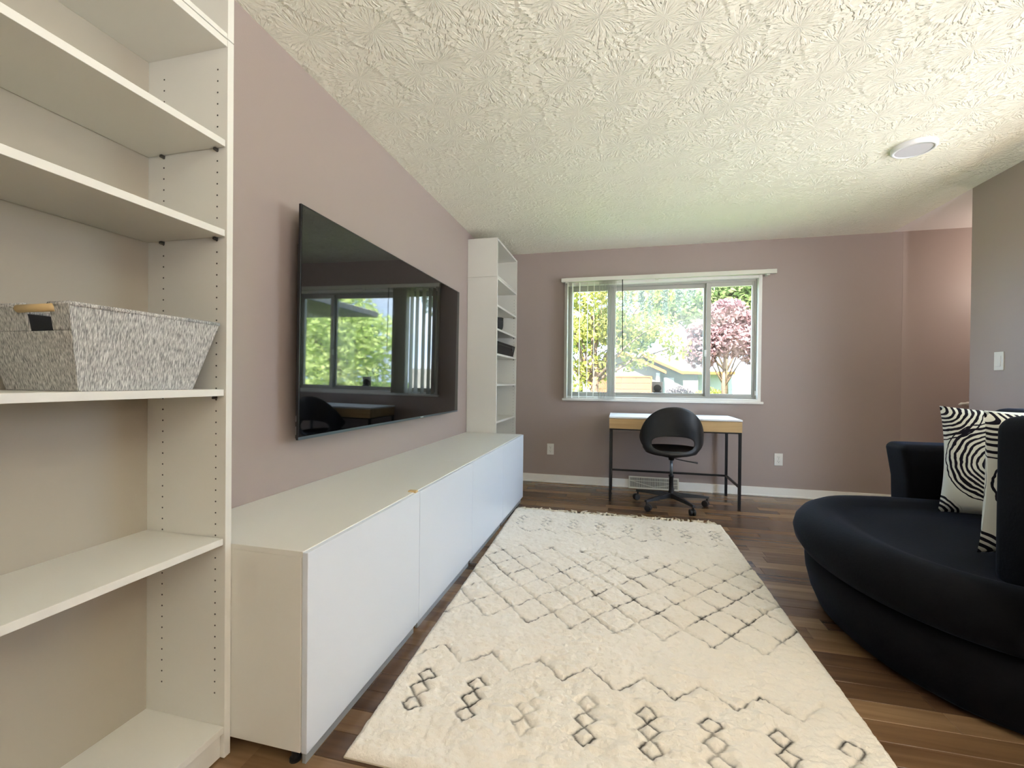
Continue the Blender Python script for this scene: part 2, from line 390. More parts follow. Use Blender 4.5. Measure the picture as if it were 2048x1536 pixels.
struct(MB().box(R+T,XH+T,YC-T,YC,-.1,H+.1).build('wall_hall_side','wall_hall'))
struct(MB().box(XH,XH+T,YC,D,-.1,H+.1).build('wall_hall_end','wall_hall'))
struct(MB().box(0,R+T,YB-T,YB,-.1,H+.1).build('wall_front','wall'))
struct(MB().box(0,R,YB,D,H,H+.12).build('ceiling','ceiling'))
struct(MB().box(R,XH+T,YC-T,D,H+.002,H+.12).build('ceiling_hall','ceiling_hall'))
floor = struct(MB().box(-T,XH+T,YB-T,D+T,-.12,-.006).build('floor','plank'))
def baseboard(name, x0, x1, y0, y1, side):
    m = MB()
    if side == 'y': m.box(x0,x1,y1-.012,y1,0,.085).box(x0,x1,y1-.020,y1-.012,0,.016)
    else: m.box(x0,x0+.012,y0,y1,0,.085).box(x0+.012,x0+.02,y0,y1,0,.016)
    return struct(m.build(name,'trim',bevel=.003))
baseboard('baseboard_back', 0, XH, 0, D, 'y')
m_ = MB(); m_.box(R-.012,R,GY1,YC+.012,0,.085).box(R-.012,R+T,YC,YC+.012,0,.085); struct(m_.build('baseboard_right','trim',bevel=.003))
baseboard('baseboard_left', 0, 0, YB, D, 'x')

struct(MB().box(R+T,R+T+1.1,YB-T,YC-T,H+.02,H+.14).build('sun_shade_overhang','trim'))      # unseen overhang added to keep sun off the paving by the glazing

# planks of the floor in view, laid along x
PW = .092
plank_mesh = {}
def plank(x, y, L):
    if L not in plank_mesh:
        o = MB().box(0,L-.0014,0,PW-.0012,-.008,0).build('plank','plank',floor,bevel=.0008,seg=1,base=None)
        me = o.data; me.transform(Matrix.Translation(ORG[floor.name])); plank_mesh[L] = me
        o.location = Vector((x,y,0)) - ORG[floor.name]; return
    o = bpy.data.objects.new('plank', plank_mesh[L]); COL.objects.link(o); o.parent = floor; o.location = Vector((x,y,0)) - ORG[floor.name]
rp_ = random.Random(3); np_ = 0
row = 0; y = 1.0
while y < D-.005:
    x = -rp_.random()*.5
    while x < XH:
        L = rp_.choice((.36,.48,.62,.80))
        x1, yc = x+L, y+PW/2
        hid = (x1 < .5 and yc < 3.85) or (x > .68 and x1 < 2.06 and yc < 3.50) or (x > 2.5 and yc < 2.75) or (x > 3.9) or (x > 3.2 and yc < 3.4)
        if not hid:
            plank(x, y, L); np_ += 1
        x = x1
    y += PW; row += 1

# ------------------------------------------------------------------ window in the back wall
win = bpy.data.objects.new('window_1', None); COL.objects.link(win); win.location = (1.74, D, WZ0); ORG[win.name] = Vector((1.74, D, WZ0)); struct(win)
def frame_mb(x0, x1, z0, z1, y0, y1, w, wt=None, wb_=None):
    wt = wt or w; wb_ = wb_ or w
    return MB().box(x0,x0+w,y0,y1,z0,z1).box(x1-w,x1,y0,y1,z0,z1).box(x0+w,x1-w,y0,y1,z1-wt,z1).box(x0+w,x1-w,y0,y1,z0,z0+wb_)
frame_mb(WX0, WX1, WZ0, WZ1, D-.012, D+.13, .030).build('window_frame','trim',win,bevel=.003)
bx('window_sill', (WX0-.015,WX1+.02,D-.03,D+.02,WZ0-.015,WZ0+.008), 'trim', win, .004)
frame_mb(WX0+.03, WX1-.03, WZ0+.03, WZ1-.03, D+.045, D+.12, .018).build('track_frame','aluminium',win,bevel=.002)
ZS0, ZS1 = WZ0+.048, WZ1-.048
def sash(x0, x1, y0, wl, wr_, zb=.028, zt=.04):
    m = MB().box(x0,x0+wl,y0,y0+.03,ZS0,ZS1).box(x1-wr_,x1,y0,y0+.03,ZS0,ZS1).box(x0+wl,x1-wr_,y0,y0+.03,ZS1-zt,ZS1).box(x0+wl,x1-wr_,y0,y0+.03,ZS0,ZS0+zb)
    s = m.build('sash','aluminium',win,bevel=.002)
    bx('glass_pane', (x0+wl-.003,x1-wr_+.003,y0+.013,y0+.016,ZS0+zb-.003,ZS1-zt+.003), 'glass', s, 0)
    return s
sash(WX0+.048, 1.285, D+.05, .038, .045)
sc_ = sash(1.27, 2.225, D+.085, .05, .046)
sr_ = sash(2.198, WX1-.048, D+.05, .044, .022)
bx('insect_screen', (1.30,2.19,D+.12,D+.1215,ZS0+.02,ZS1-.02), 'screen', win, 0)
MB().box(2.186,2.204,D+.034,D+.05,1.335,1.40).box(2.189,2.20,D+.022,D+.034,1.355,1.385).build('sash_latch','trim',sr_,bevel=.002)
bx('corner_latch', (2.640,2.652,D+.028,D+.045,.955,1.0), 'trim', win, .002)

# patio glazing added in the right wall, unseen, to let in more daylight
pg = bpy.data.objects.new('added_glazing', None); COL.objects.link(pg); pg.location = (R,(GY0+GY1)/2,0); ORG[pg.name] = Vector(pg.location); struct(pg)
npan = 2; pw_ = (GY1-GY0)/npan
for i in range(npan):
    a, b = GY0+i*pw_, GY0+(i+1)*pw_
    m = MB().box(R+.04,R+.09,a,a+.04,0,GZ).box(R+.04,R+.09,b-.04,b,0,GZ).box(R+.04,R+.09,a+.04,b-.04,0,.07).box(R+.04,R+.09,a+.04,b-.04,GZ-.05,GZ)
    s = m.build('door_frame','trim',pg,bevel=.003)
    bx('glass_pane', (R+.062,R+.066,a+.035,b-.035,.065,GZ-.045), 'glass', s, 0)

# ------------------------------------------------------------------ vertical blind
YR = D-.065
vb = thing('vertical_blind', 'white vertical blind drawn to the left of the window, on a slim headrail', 'blind', (1.78, YR, .9))
bx('head_rail', (.772,2.783,YR-.02,YR+.02,2.102,2.142), 'rail', vb, .003)
for x in (.83, 1.72, 2.715):
    MB().box(x-.014,x+.014,YR-.004,D,2.142,2.149).box(x-.014,x+.014,D-.004,D,2.09,2.142).build('bracket','aluminium',vb,bevel=.001)
    bx('clip', (x-.016,x+.012,YR-.012,YR+.012,2.088,2.102), 'rail', vb, .001)
vane_x = [.838,.889,.961,1.042,1.107] + [1.160+.0150*i for i in range(12)]
v0 = None
for i, x in enumerate(vane_x):
    if v0 is None:
        vv = []
        n = 6
        for k in range(n+1):
            t = k/n; yy = YR-.045+.09*t; off = .0018*(1-(2*t-1)**2)
            vv.append((yy, off))
        m = MB()
        for z in (.905, 2.088):
            m.v += [(x+off, yy, z) for yy, off in vv] + [(x+off+.0012, yy, z) for yy, off in vv]
        w = n+1
        for k in range(n):
            m.f += [(k,k+1,k+1+2*w,k+2*w), (k+w,k+1+w,k+1+3*w,k+3*w), (k,k+1,k+1+w,k+w), (k+2*w,k+1+2*w,k+1+3*w,k+3*w)]
        m.f += [(0,w,3*w,2*w), (n,n+w,n+3*w,n+2*w)]
        v0 = m.build('vane','vane',vb); x0v = x
    else: clone(v0, vb, (x-x0v, 0, 0))
for i in range(5): bx('carrier', (1.352+.009*i,1.357+.009*i,YR-.006,YR+.006,2.08,2.102), 'rail', vb, 0)
MB().tube([(1.388,YR-.03,2.10),(1.39,YR-.03,1.9),(1.396,YR-.028,1.38)],.0042,8).build('wand','dark_gap',vb)

# ------------------------------------------------------------------ tall white bookcases
PT = .020
def bookcase(label, y0, y1, depth, shelves, hole_face, group):
    b = thing('bookcase', label, 'bookcase', (depth/2, (y0+y1)/2, 0), group)
    for ya, yb in ((y0, y0+PT), (y1-PT, y1)):
        bx('side_panel', (.002,depth,ya,yb,0,2.018), 'melamine', b, .001)
        bx('extension_side_panel', (.002,depth,ya,yb,2.0205,2.37), 'melamine', b, .001)
    bx('back_panel', (.004,.010,y0+PT,y1-PT,.0,2.36), 'hardboard', b, 0)
    for z0, z1, d in ((2.35,2.37,0),(1.998,2.018,0),(2.0205,2.035,0)):
        bx('top_panel', (.010,depth-.002,y0+PT,y1-PT,z0,z1), 'melamine', b, .001)
    bx('bottom_panel', (.010,depth-.002,y0+PT,y1-PT,.07,.09), 'melamine', b, .001)
    bx('plinth', (depth-.030,depth-.014,y0+PT,y1-PT,.0,.07), 'melamine', b, .001)
    for zt in shelves:
        s = bx('shelf', (.012,depth-.004,y0+PT+.003,y1-PT-.003,zt-.019,zt), 'melamine', b, .001)
        for y, sgn in ((y1-PT, -1), (y0+PT, 1)):
            for x in (.068, .259):
                MB().tube([(x,y,zt-.025),(x,y+sgn*.012,zt-.025)],[.004,.003],8).box(x-.004,x+.004,min(y,y+sgn*.01),max(y,y+sgn*.01),zt-.0225,zt-.0195).build('shelf_pin','slot',s)
    m = MB()
    z = .18
    while z < 1.95:
        for x in (.068, .259):
            for y, sgn in ((y1-PT, -1), (y0+PT, 1)):
                m.lathe([(.0024,0),(.0024,sgn*.0006)],(x,y,z),'y',8)
        z += .032
    stuff(m.build('pin_holes','slot',b))
    return b
bookcase('tall white bookcase at the left edge, holding the grey woven basket', .238, 1.038, .293, (1.738,1.488,1.042,.623), 1, 'white bookcases')
bookcase('tall narrow-looking white bookcase in the far corner beside the window wall', 3.860, 4.656, .285, (1.771,1.554,1.325,1.044,.703,.38), 1, 'white bookcases')

# ------------------------------------------------------------------ low white media cabinets
CZ0, CZ1, CD = .044, .600, .524
def cabinet(label, y0, w, first):
    c = thing('media_cabinet', label, 'cabinet', (CD/2, y0+w/2, 0), 'white media cabinets')
    y1 = y0+w
    for a, b_ in ((y0, y0+.016), (y1-.016, y1)): bx('side_panel', (.003,CD,a,b_,CZ0,CZ1-.016), 'melamine', c, .001)
    bx('top_panel', (.002,CD+.004,y0,y1-.0015,CZ1-.016,CZ1), 'melamine', c, .001)
    bx('bottom_panel', (.003,CD,y0+.016,y1-.016,CZ0,CZ0+.016), 'melamine', c, .001)
    bx('back_panel', (.003,.008,y0+.016,y1-.016,CZ0+.016,CZ1-.016), 'melamine', c, 0)
    bx('divider', (.008,CD-.01,y0+w/2-.008,y0+w/2+.008,CZ0+.016,CZ1-.016), 'melamine', c, 0)
    hw = w/2
    for i in range(2):
        d = bx('door', (CD+.002,CD+.020,y0+i*hw+.0015,y0+(i+1)*hw-.0015,CZ0-.001,CZ1-.003), 'door', c, .0015)
        if i == 0 and not first: bx('push_catch', (CD-.022,CD+.014,y0+hw-.030,y0+hw-.006,CZ1-.003,CZ1+.005), 'birch', d, .002)
    # grey plinth rail in lengths, short gaps at the feet
    for i in range(2):
        a, b_ = y0+i*hw, y0+(i+1)*hw
        bx('plinth_rail', (CD-.008,CD+.004,a+.018,b_-.018,.0,CZ0), 'steel_grey', c, .001)
        for yf in (a+.025, b_-.025):
            MB().lathe([(.016,0),(.016,.006),(.010,.008),(.010,CZ0)],(CD-.035,yf,0),'z',12).build('foot','black_plastic',c)
            MB().lathe([(.016,0),(.016,.006),(.010,.008),(.010,CZ0)],(.06,yf,0),'z',12).build('foot','black_plastic',c)
    return c
SB0 = 1.040; SBW = 1.4035
cabinet('nearer of two low white media cabinets, butting against the left bookcase', SB0, SBW, 0)
cabinet('farther of two low white media cabinets, ending by the window wall', SB0+SBW, SBW, 1)

# ------------------------------------------------------------------ television on the wall
tv = thing('television', 'large flat black television hung on the mauve wall, reflecting the window', 'television', (.05, 2.48, .8))
TA, TB, TZ0, TZ1 = 1.560, 3.408, .820, 1.792
def tvx(z, off): return .085 + (z-.82)*.0085 + off        # the screen leans slightly forward at the top
def tvbox(y0, y1, z0, z1, a, b):
    return MB().hexa([(tvx(z0,a),y0,z0),(tvx(z0,b),y0,z0),(tvx(z0,b),y1,z0),(tvx(z0,a),y1,z0),(tvx(z1,a),y0,z1),(tvx(z1,b),y0,z1),(tvx(z1,b),y1,z1),(tvx(z1,a),y1,z1)])
tvbox(TA,TB,TZ0,TZ1,-.012,-.0005).build('bezel','tv_body',tv,bevel=.0015)
tvbox(TA+.006,TB-.006,TZ0+.014,TZ1-.006,-.002,.0006).build('screen','tv_screen',tv)
st_ = tvbox(TA,TB,TZ0,TZ0+.012,-.001,.0015).build('bottom_strip','silver',tv,bevel=.0006)
tvbox(2.71,2.755,TZ0+.0035,TZ0+.0095,.001,.0022).build('maker_mark','light_mark',st_)
tvbox(TA+.012,TB-.012,TZ0+.004,TZ1-.16,-.026,-.011).build('back_housing','tv_body',tv,bevel=.003)
tvbox(TA+.25,TB-.25,TZ0+.1,TZ1-.3,-.045,-.024).build('electronics_box','tv_body',tv,bevel=.004)
tvbox(TA+.0118,TA+.0126,TZ0+.02,TZ0+.055,-.022,-.017).build('side_sticker','light_mark',tv)
tvbox(TA+.0118,TA+.0126,TZ0+.075,TZ0+.10,-.022,-.019).build('side_sticker','light_mark',tv)
for y in (2.2, 2.75): bx('mount_arm', (.0,.045,y-.02,y+.02,1.0,1.45), 'black_metal', tv, .002)

# ------------------------------------------------------------------ grey woven basket on the left bookcase
bk = thing('storage_basket', 'grey woven storage basket with a birch handle on the left bookcase', 'basket', (.15,.82,1.042))
def bk_pt(a, b, t, inset=0.0):     # a, b in 0..1 over x and y, t over height
    bot = (.045,.262,.688,.945); top = (.012,.287,.655,1.003)
    x0,x1,y0,y1 = [bot[i]*(1-t)+top[i]*t for i in range(4)]
    x0 += inset; x1 -= inset; y0 += inset; y1 -= inset
    return (x0+(x1-x0)*a, y0+(y1-y0)*b, 1.042+.180*t)
def bk_panel(a0,b0,a1,b1,t0,t1,s0=0.,s1=1.):
    def q(s,t,i):
        a,b = a0+(a1-a0)*s, b0+(b1-b0)*s; return bk_pt(a,b,t,i)
    return [q(s0,t0,0),q(s1,t0,0),q(s1,t0,.006),q(s0,t0,.006),q(s0,t1,0),q(s1,t1,0),q(s1,t1,.006),q(s0,t1,.006)]
HS0, HS1, HT0 = .53, .80, .70
m = MB()
m.hexa(bk_panel(0,0,1,0,0,HT0)); m.hexa(bk_panel(0,0,1,0,HT0,1,0,HS0)); m.hexa(bk_panel(0,0,1,0,HT0,1,HS1,1))
body = m.build('near_side','weave',bk,bevel=.002)
MB().hexa(bk_panel(1,0,1,1,0,1)).build('front_side','weave',bk,bevel=.002)
MB().hexa(bk_panel(1,1,0,1,0,1)).build('far_side','weave',bk,bevel=.002)
MB().hexa(bk_panel(0,1,0,0,0,1)).build('rear_side','weave',bk,bevel=.002)
MB().add([bk_pt(0,0,.01,.004),bk_pt(1,0,.01,.004),bk_pt(1,1,.01,.004),bk_pt(0,1,.01,.004)],[(0,1,2,3)]).build('bottom','basket_dark',bk)
ln = MB()
for a0,b0,a1,b1 in ((1,0,1,1),(1,1,0,1),(0,1,0,0)):
    p = [bk_pt(a0,b0,.02,.0075),bk_pt(a1,b1,.02,.0075),bk_pt(a1,b1,.98,.0075),bk_pt(a0,b0,.98,.0075)]; ln.add(p,[(0,1,2,3)])
ln.build('lining','basket_dark',bk)
ring = [bk_pt(*q,.995,.003) for q in ((HS1,0),(1,0),(1,1),(0,1),(0,0),(HS0,0))]
MB().tube(ring,.0055,8).build('rim','weave',bk,smooth=True)
h0, h1 = Vector(bk_pt(HS0-.05,0,.955,.0)), Vector(bk_pt(HS1+.05,0,.955,.0))
MB().tube([h0,h1],.0085,12).build('handle_dowel','birch',bk,smooth=True)

# ------------------------------------------------------------------ black mesh holders in the far bookcase
def mesh_cup():
    c = thing('pencil_cup', 'round black wire mesh cup on the far bookcase', 'cup', (.226,4.09,1.554))
    n = 28; prof = [(.030,.0),(.042,.004),(.052,.02),(.056,.05),(.056,.118)]
    MB().lathe(prof,(.226,4.09,1.554),'z',n,cap=False).build('mesh_body','mesh_black',c,smooth=True)
    MB().lathe([(.030,.001),(.001,.001)],(.226,4.09,1.554),'z',n,cap=False).build('base','mesh_rim',c)
    t = [(.226+.056*math.cos(2*PI*k/24),4.09+.056*math.sin(2*PI*k/24),1.554+.118) for k in range(25)]
    MB().tube(t,.003,6).build('rim','mesh_rim',c,smooth=True)
    t = [(.226+.0563*math.cos(2*PI*k/24),4.09+.0563*math.sin(2*PI*k/24),1.554+.085) for k in range(25)]
    MB().tube(t,.003,6).build('band','mesh_rim',c,smooth=True)
mesh_cup()
mb = thing('mesh_basket', 'low rectangular black wire mesh basket one shelf below the mesh cup', 'basket', (.16,4.25,1.325))
bo, to = (.085,.264,3.95,4.57), (.070,.277,3.935,4.61)
def tray(t): return [bo[i]*(1-t)+to[i]*t for i in range(4)]
def tq(t, z): x0,x1,y0,y1 = tray(t); return [(x0,y0,z),(x1,y0,z),(x1,y1,z),(x0,y1,z)]
z0, z1 = 1.3255, 1.437
P = tq(0,z0)+tq(1,z1)
MB().add(P,[(0,1,5,4),(1,2,6,5),(2,3,7,6),(3,0,4,7),(0,3,2,1)]).build('mesh_body','mesh_black',mb)
for t in (0,.8,1):
    q = [(*p[:2], z0+(z1-z0)*t) for p in tq(t,0)]; MB().tube(q+[q[0]],.0035,6).build('rim_wire','mesh_rim',mb)
for a in range(4): MB().tube([P[a],P[a+4]],.0035,6).build('corner_wire','mesh_rim',mb)
hx = tray(.66)[1]
MB().tube([(hx+.003,4.52+.03*math.cos(2*PI*k/16),1.402+.013*math.sin(2*PI*k/16)) for k in range(17)],.003,6).build('handle_ring','mesh_rim',mb)
MB().lathe([(.026,0),(.026,.001)],(hx+.0035,4.52,1.402),'x',16).build('handle_plate','silver',mb)

# ------------------------------------------------------------------ desk
dk = thing('desk', 'slim wooden writing desk with black metal legs under the window', 'desk', (1.835,4.32,0))
dx0, dx1, dy0, dy1 = 1.283, 2.380, 4.070, 4.585
bx('top', (dx0,dx1,dy0,dy1,.748,.762), 'desk_top', dk, .0015)
bx('drawer_front', (dx0+.002,(dx0+dx1)/2-.001,dy0+.002,dy0+.020,.655,.744), 'oak', dk, .001)
bx('drawer_front', ((dx0+dx1)/2+.001,dx1-.002,dy0+.002,dy0+.020,.655,.744), 'oak', dk, .001)
bx('side_board', (dx0+.002,dx0+.02,dy0+.022,dy1-.002,.655,.746), 'oak', dk, .001)
bx('side_board', (dx1-.02,dx1-.002,dy0+.022,dy1-.002,.655,.746), 'oak', dk, .001)
bx('back_board', (dx0+.02,dx1-.02,dy1-.02,dy1-.002,.655,.746), 'oak', dk, .001)
bx('case_bottom', (dx0+.02,dx1-.02,dy0+.022,dy1-.02,.653,.662), 'oak', dk, 0)
fr = MB()
fr.box(dx0+.004,dx1-.004,dy0+.006,dy0+.026,.643,.653).box(dx0+.004,dx1-.004,dy1-.026,dy1-.006,.643,.653).box(dx0+.004,dx0+.024,dy0+.026,dy1-.026,.643,.653).box(dx1-.024,dx1-.004,dy0+.026,dy1-.026,.643,.653)
fr.build('top_frame','black_metal',dk,bevel=.001)
for x in (dx0+.004, dx1-.026):
    for y in (dy0+.006, dy1-.028):
        bx('leg', (x,x+.022,y,y+.022,0,.643), 'black_metal', dk, .0015)
    bx('side_stretcher', (x+.003,x+.019,dy0+.028,dy1-.028,.182,.200), 'black_metal', dk, .001)
bx('back_stretcher', (dx0+.026,dx1-.026,dy1-.025,dy1-.009,.182,.200), 'black_metal', dk, .001)

# ------------------------------------------------------------------ swivel chair
CX, CY = 1.815, 4.06
ch = thing('swivel_chair', 'black moulded swivel chair with cut-out back pulled up to the desk', 'chair', (CX,CY,0))
def shell_pt(q, z):        # q across -1..1 wrapped round the sitter, z height; back towards the camera
    a = q*math.radians(88)
    lean = -.055*max(0, (z-.50))/.38
    return Vector((CX-.010 + .258*math.sin(a), CY+.015 - .215*math.cos(a)**.8 + lean if math.cos(a) > 0 else CY+.015+lean, z))
NA, NR = 72, 12
vs_, fs_ = [], []
for i in range(NA):
    t = 2*PI*i/NA; c, s = math.cos(t), math.sin(t)
    hq, hz = .46*math.copysign(abs(c)**.8, c), (.565 + (.062 if s > 0 else .070)*math.copysign(abs(s)**.85, s))
    ox = math.copysign(abs(c)**(.92 if s > 0 else .62), c)
    oq = math.asin(max(-1, min(1, ox)))/(PI/2)
    oz = .600 + (.275*abs(s)**.95 if s > 0 else -.140*abs(s)**1.0)
    for j in range(NR+1):
        k = j/NR; q = hq*(1-k)+oq*k; z = hz*(1-k)+oz*k
        p = shell_pt(q, z); bulge = .012*math.sin(PI*k)
        p.y -= bulge*(1-abs(q)); vs_.append(p)
for i in range(NA):
    for j in range(NR):
        a, b = i*(NR+1)+j, ((i+1) % NA)*(NR+1)+j; fs_.append((a, a+1, b+1, b))
sh = MB().add(vs_, fs_).build('back_shell','black_plastic',ch,smooth=True)
md = sh.modifiers.new('thickness','SOLIDIFY'); md.thickness = .011; md.offset = 0
md = sh.modifiers.new('soft','SUBSURF'); md.levels = 1; md.render_levels = 1
# seat: a shallow dish
m = MB(); NS = 48; rings = [(0,.0),(.35,-.003),(.7,.0),(.88,.010),(.97,.026),(1.0,.034),(.985,.026),(.90,-.006),(.7,-.022),(.3,-.028)]
for k, dz in rings[1:]:
    for i in range(NS):
        t = 2*PI*i/NS; c, s = math.cos(t), math.sin(t)
        m.v.append((CX-.005+.235*k*math.copysign(abs(c)**.85,c), CY+.035+.225*k*math.copysign(abs(s)**.85,s), .468+dz))
nr = len(rings)-1
for j in range(nr-1):
    for i in range(NS):
        a, b = j*NS+i, j*NS+(i+1) % NS; m.f.append((a,b,b+NS,a+NS))
m.f += [tuple(range(NS)), tuple(range((nr-1)*NS,nr*NS))]
m.build('seat','black_plastic',ch,smooth=True)
MB().lathe([(.022,0),(.026,.02),(.095,.036),(.10,.044)],(CX,CY,.400),'z',24).build('seat_plate','black_plastic',ch,smooth=True)
MB().lathe([(.013,.24),(.013,.42)],(CX,CY,0),'z',16).build('gas_lift','silver',ch,smooth=True)
MB().lathe([(.032,.075),(.030,.10),(.019,.14),(.018,.255),(.0215,.256),(.0215,.27),(.016,.272)],(CX,CY,0),'z',20).build('column_sleeve','black_plastic',ch,smooth=True)
MB().tube([(CX+.03,CY-.02,.415),(CX+.09,CY-.05,.408),(CX+.20,CY-.09,.399)],[.004,.0045,.007],8).build('lift_lever','black_plastic',ch,smooth=True)
for k in range(5):
    a = math.radians(9+72*k); dr = Vector((math.cos(a),math.sin(a),0)); sd_ = Vector((-math.sin(a),math.cos(a),0)); c0 = Vector((CX,CY,0))
    def sec(r, w, zb, zt): return [c0+dr*r-sd_*w+Vector((0,0,zb)), c0+dr*r+sd_*w+Vector((0,0,zb)), c0+dr*r+sd_*w*.7+Vector((0,0,zt)), c0+dr*r-sd_*w*.7+Vector((0,0,zt))]
    s0, s1, s2 = sec(.02,.024,.078,.118), sec(.20,.018,.078,.104), sec(.318,.015,.074,.092)
    m = MB().add(s0+s1+s2, [(0,1,2,3),(8,11,10,9)] + [(i,(i+1)%4,(i+1)%4+4,i+4) for i in range(4)] + [(i+4,(i+1)%4+4,(i+1)%4+8,i+8) for i in range(4)])
    lg = m.build('star_leg','black_plastic',ch,bevel=.003)
    cc = c0+dr*.305
    ca = a + (0.9, 2.0, -.6, .4, 1.3)[k]; ax = Vector((math.cos(ca),math.sin(ca),0)); fw = Vector((-math.sin(ca),math.cos(ca),0))
    cen = cc+fw*.014+Vector((0,0,.028))
    cst = MB()
    for s in (-1, 1): cst.tube([cen+ax*(s*.004), cen+ax*(s*.008), cen+ax*(s*.020), cen+ax*(s*.023)],[.026,.028,.028,.024],18)
    cs_ = cst.build('caster','black_plastic',lg,smooth=False)
    MB().tube([cc+Vector((0,0,.03)),cc+Vector((0,0,.078))],.008,10).build('caster_stem','black_metal',lg)

# ------------------------------------------------------------------ wall plates, vent, lamp, small fixtures
def outlet(x, z, label):
    o = thing('wall_outlet', label, 'outlet', (x, D, z-.057), 'duplex outlets')
    bx('plate', (x-.036,x+.036,D-.006,D,z-.058,z+.058), 'plate', o, .002)
    for dz in (.021, -.021):
        f = MB().lathe([(.0165,0),(.0165,-.0025)],(x,D-.006,z+dz),'y',20).build('socket','plate',o)
        MB().box(x-.0075,x-.0055,D-.0092,D-.008,z+dz,z+dz+.009).box(x+.0055,x+.0075,D-.0092,D-.008,z+dz,z+dz+.007).lathe([(.0028,0),(.0028,-.0008)],(x,D-.0085,z+dz-.008),'y',10).build('slots','slot',f)
    MB().lathe([(.003,0),(.003,-.001)],(x,D-.006,z),'y',10).build('screw','aluminium',o)
outlet(.665, .354, 'white duplex outlet between the media cabinets and the desk')
outlet(2.841, .354, 'white duplex outlet to the right of the desk')
sw = thing('light_switch', 'white rocker light switch on the right-hand wall above the black sofa', 'switch', (R,3.489,1.17))
bx('plate', (R-.006,R,3.453,3.525,1.172,1.290), 'plate', sw, .002)
MB().hexa([(R-.010,3.472,1.197),(R-.006,3.472,1.197),(R-.006,3.506,1.197),(R-.010,3.506,1.197),(R-.007,3.472,1.265),(R-.005,3.472,1.265),(R-.005,3.506,1.265),(R-.007,3.506,1.265)]).build('rocker','plate',sw,bevel=.001)

vx0, vx1, vz0, vz1, vy = 1.470, 1.950, .004, .122, D-.02
vt = thing('floor_vent', 'cream louvred floor vent on the baseboard beneath the desk', 'vent', (1.71,D-.03,0))
def vb_(x0,x1,z0,z1,a,b): return MB().hexa([(x0,vy-a-.022,z0),(x1,vy-a-.022,z0),(x1,vy-b-.022,z0),(x0,vy-b-.022,z0),(x0,vy-a,z1),(x1,vy-a,z1),(x1,vy-b,z1),(x0,vy-b,z1)])
def vslope(z, off): t = (z-vz0)/(vz1-vz0); return vy-.030*(1-t)-off
def vpiece(name, x0, x1, za, zb, o0, o1, material='vent', xs=0.0, par=None, bev=.001):
    m = MB().hexa([(x0,vslope(za,o1),za),(x1,vslope(za,o1),za),(x1,vslope(za,o0),za),(x0,vslope(za,o0),za),(x0+xs,vslope(zb,o1),zb),(x1+xs,vslope(zb,o1),zb),(x1+xs,vslope(zb,o0),zb),(x0+xs,vslope(zb,o0),zb)])
    return m.build(name, material, par or vt, bevel=bev)
vpiece('backing', vx0+.004, vx1-.004, vz0+.004, vz1-.004, -.004, 0, 'slot', bev=0)
vpiece('frame_bar', vx0, vx1, vz1-.012, vz1, 0, .006); vpiece('frame_bar', vx0, vx1, vz0, vz0+.014, 0, .006)
vpiece('frame_bar', vx0, vx0+.012, vz0, vz1, 0, .006); vpiece('frame_bar', vx1-.012, vx1, vz0, vz1, 0, .006)
nsl = 44; lv = None
for i in range(nsl):
    x = vx0+.014+(vx1-vx0-.028)*i/(nsl-1)
    if lv is None: lv = vpiece('louvre', x-.0022, x+.0022, vz0+.012, vz1-.010, .0005, .004, bev=0); xl = x
    else: clone(lv, vt, (x-xl,0,0))
def vbar(xa, za, xb, zb):
    return MB().tube([(xa,vslope(za,.006),za),(xb,vslope(zb,.006),zb)],.003,6).build('damper_bar','vent',vt)
vbar(vx0+.012,.080,1.71,.028); vbar(1.71,.028,vx1-.012,.060); vbar(vx0+.012,.082,vx1-.012,.082)

LX, LY = 2.992, 3.010
cl = thing('ceiling_light', 'round white flush ceiling light, switched off, near the right-hand wall', 'ceiling light', (LX,LY,H-.026))
MB().lathe([(.104,0.0),(.104,-.018),(.098,-.024),(.086,-.026),(.086,-.020)],(LX,LY,H),'z',48,cap=False).build('ring','lamp_ring',cl,smooth=True)
MB().lathe([(.0865,-.021),(.0865,-.0225),(.001,-.0225)],(LX,LY,H),'z',48,cap=False).build('lens','lamp_lens',cl)

wk = thing('wall_bracket', 'small pale bracket fixture on the hall wall just above the patterned cushion', 'bracket', (4.255,D-.03,.90))
MB().tube([(4.215,D-.055,.902),(4.228,D-.062,.914),(4.260,D-.050,.916),(4.315,D-.02,.920)],[.011,.012,.010,.009],10).build('arm','plate',wk,smooth=True)
MB().tube([(4.225,D-.06,.897),(4.212,D-.062,.905),(4.218,D-.062,.916),(4.236,D-.06,.918)],.006,8).build('hook_end','plate',wk,smooth=True)
bx('rosette', (4.300,4.335,D-.012,D,.900,.932), 'trim', wk, .003)

sc2 = thing('security_camera', 'small grey camera with pale backing plate standing on the window frame', 'camera', (1.745,D+.07,ZS0+.028))
zc = ZS0+.030
bx('backing_plate', (1.690,1.798,D+.070,D+.074,zc+.002,zc+.112), 'aluminium', sc2, .002)
MB().lathe([(.030,0),(.037,-.006),(.037,-.022),(.030,-.030)],(1.745,D+.070,zc+.045),'y',24).build('camera_body','slot',sc2,smooth=True)
MB().box(1.708,1.782,D+.035,D+.070,zc,zc+.014).box(1.725,1.765,D+.045,D+.068,zc+.012,zc+.03).build('stand','slot',sc2,bevel=.003)

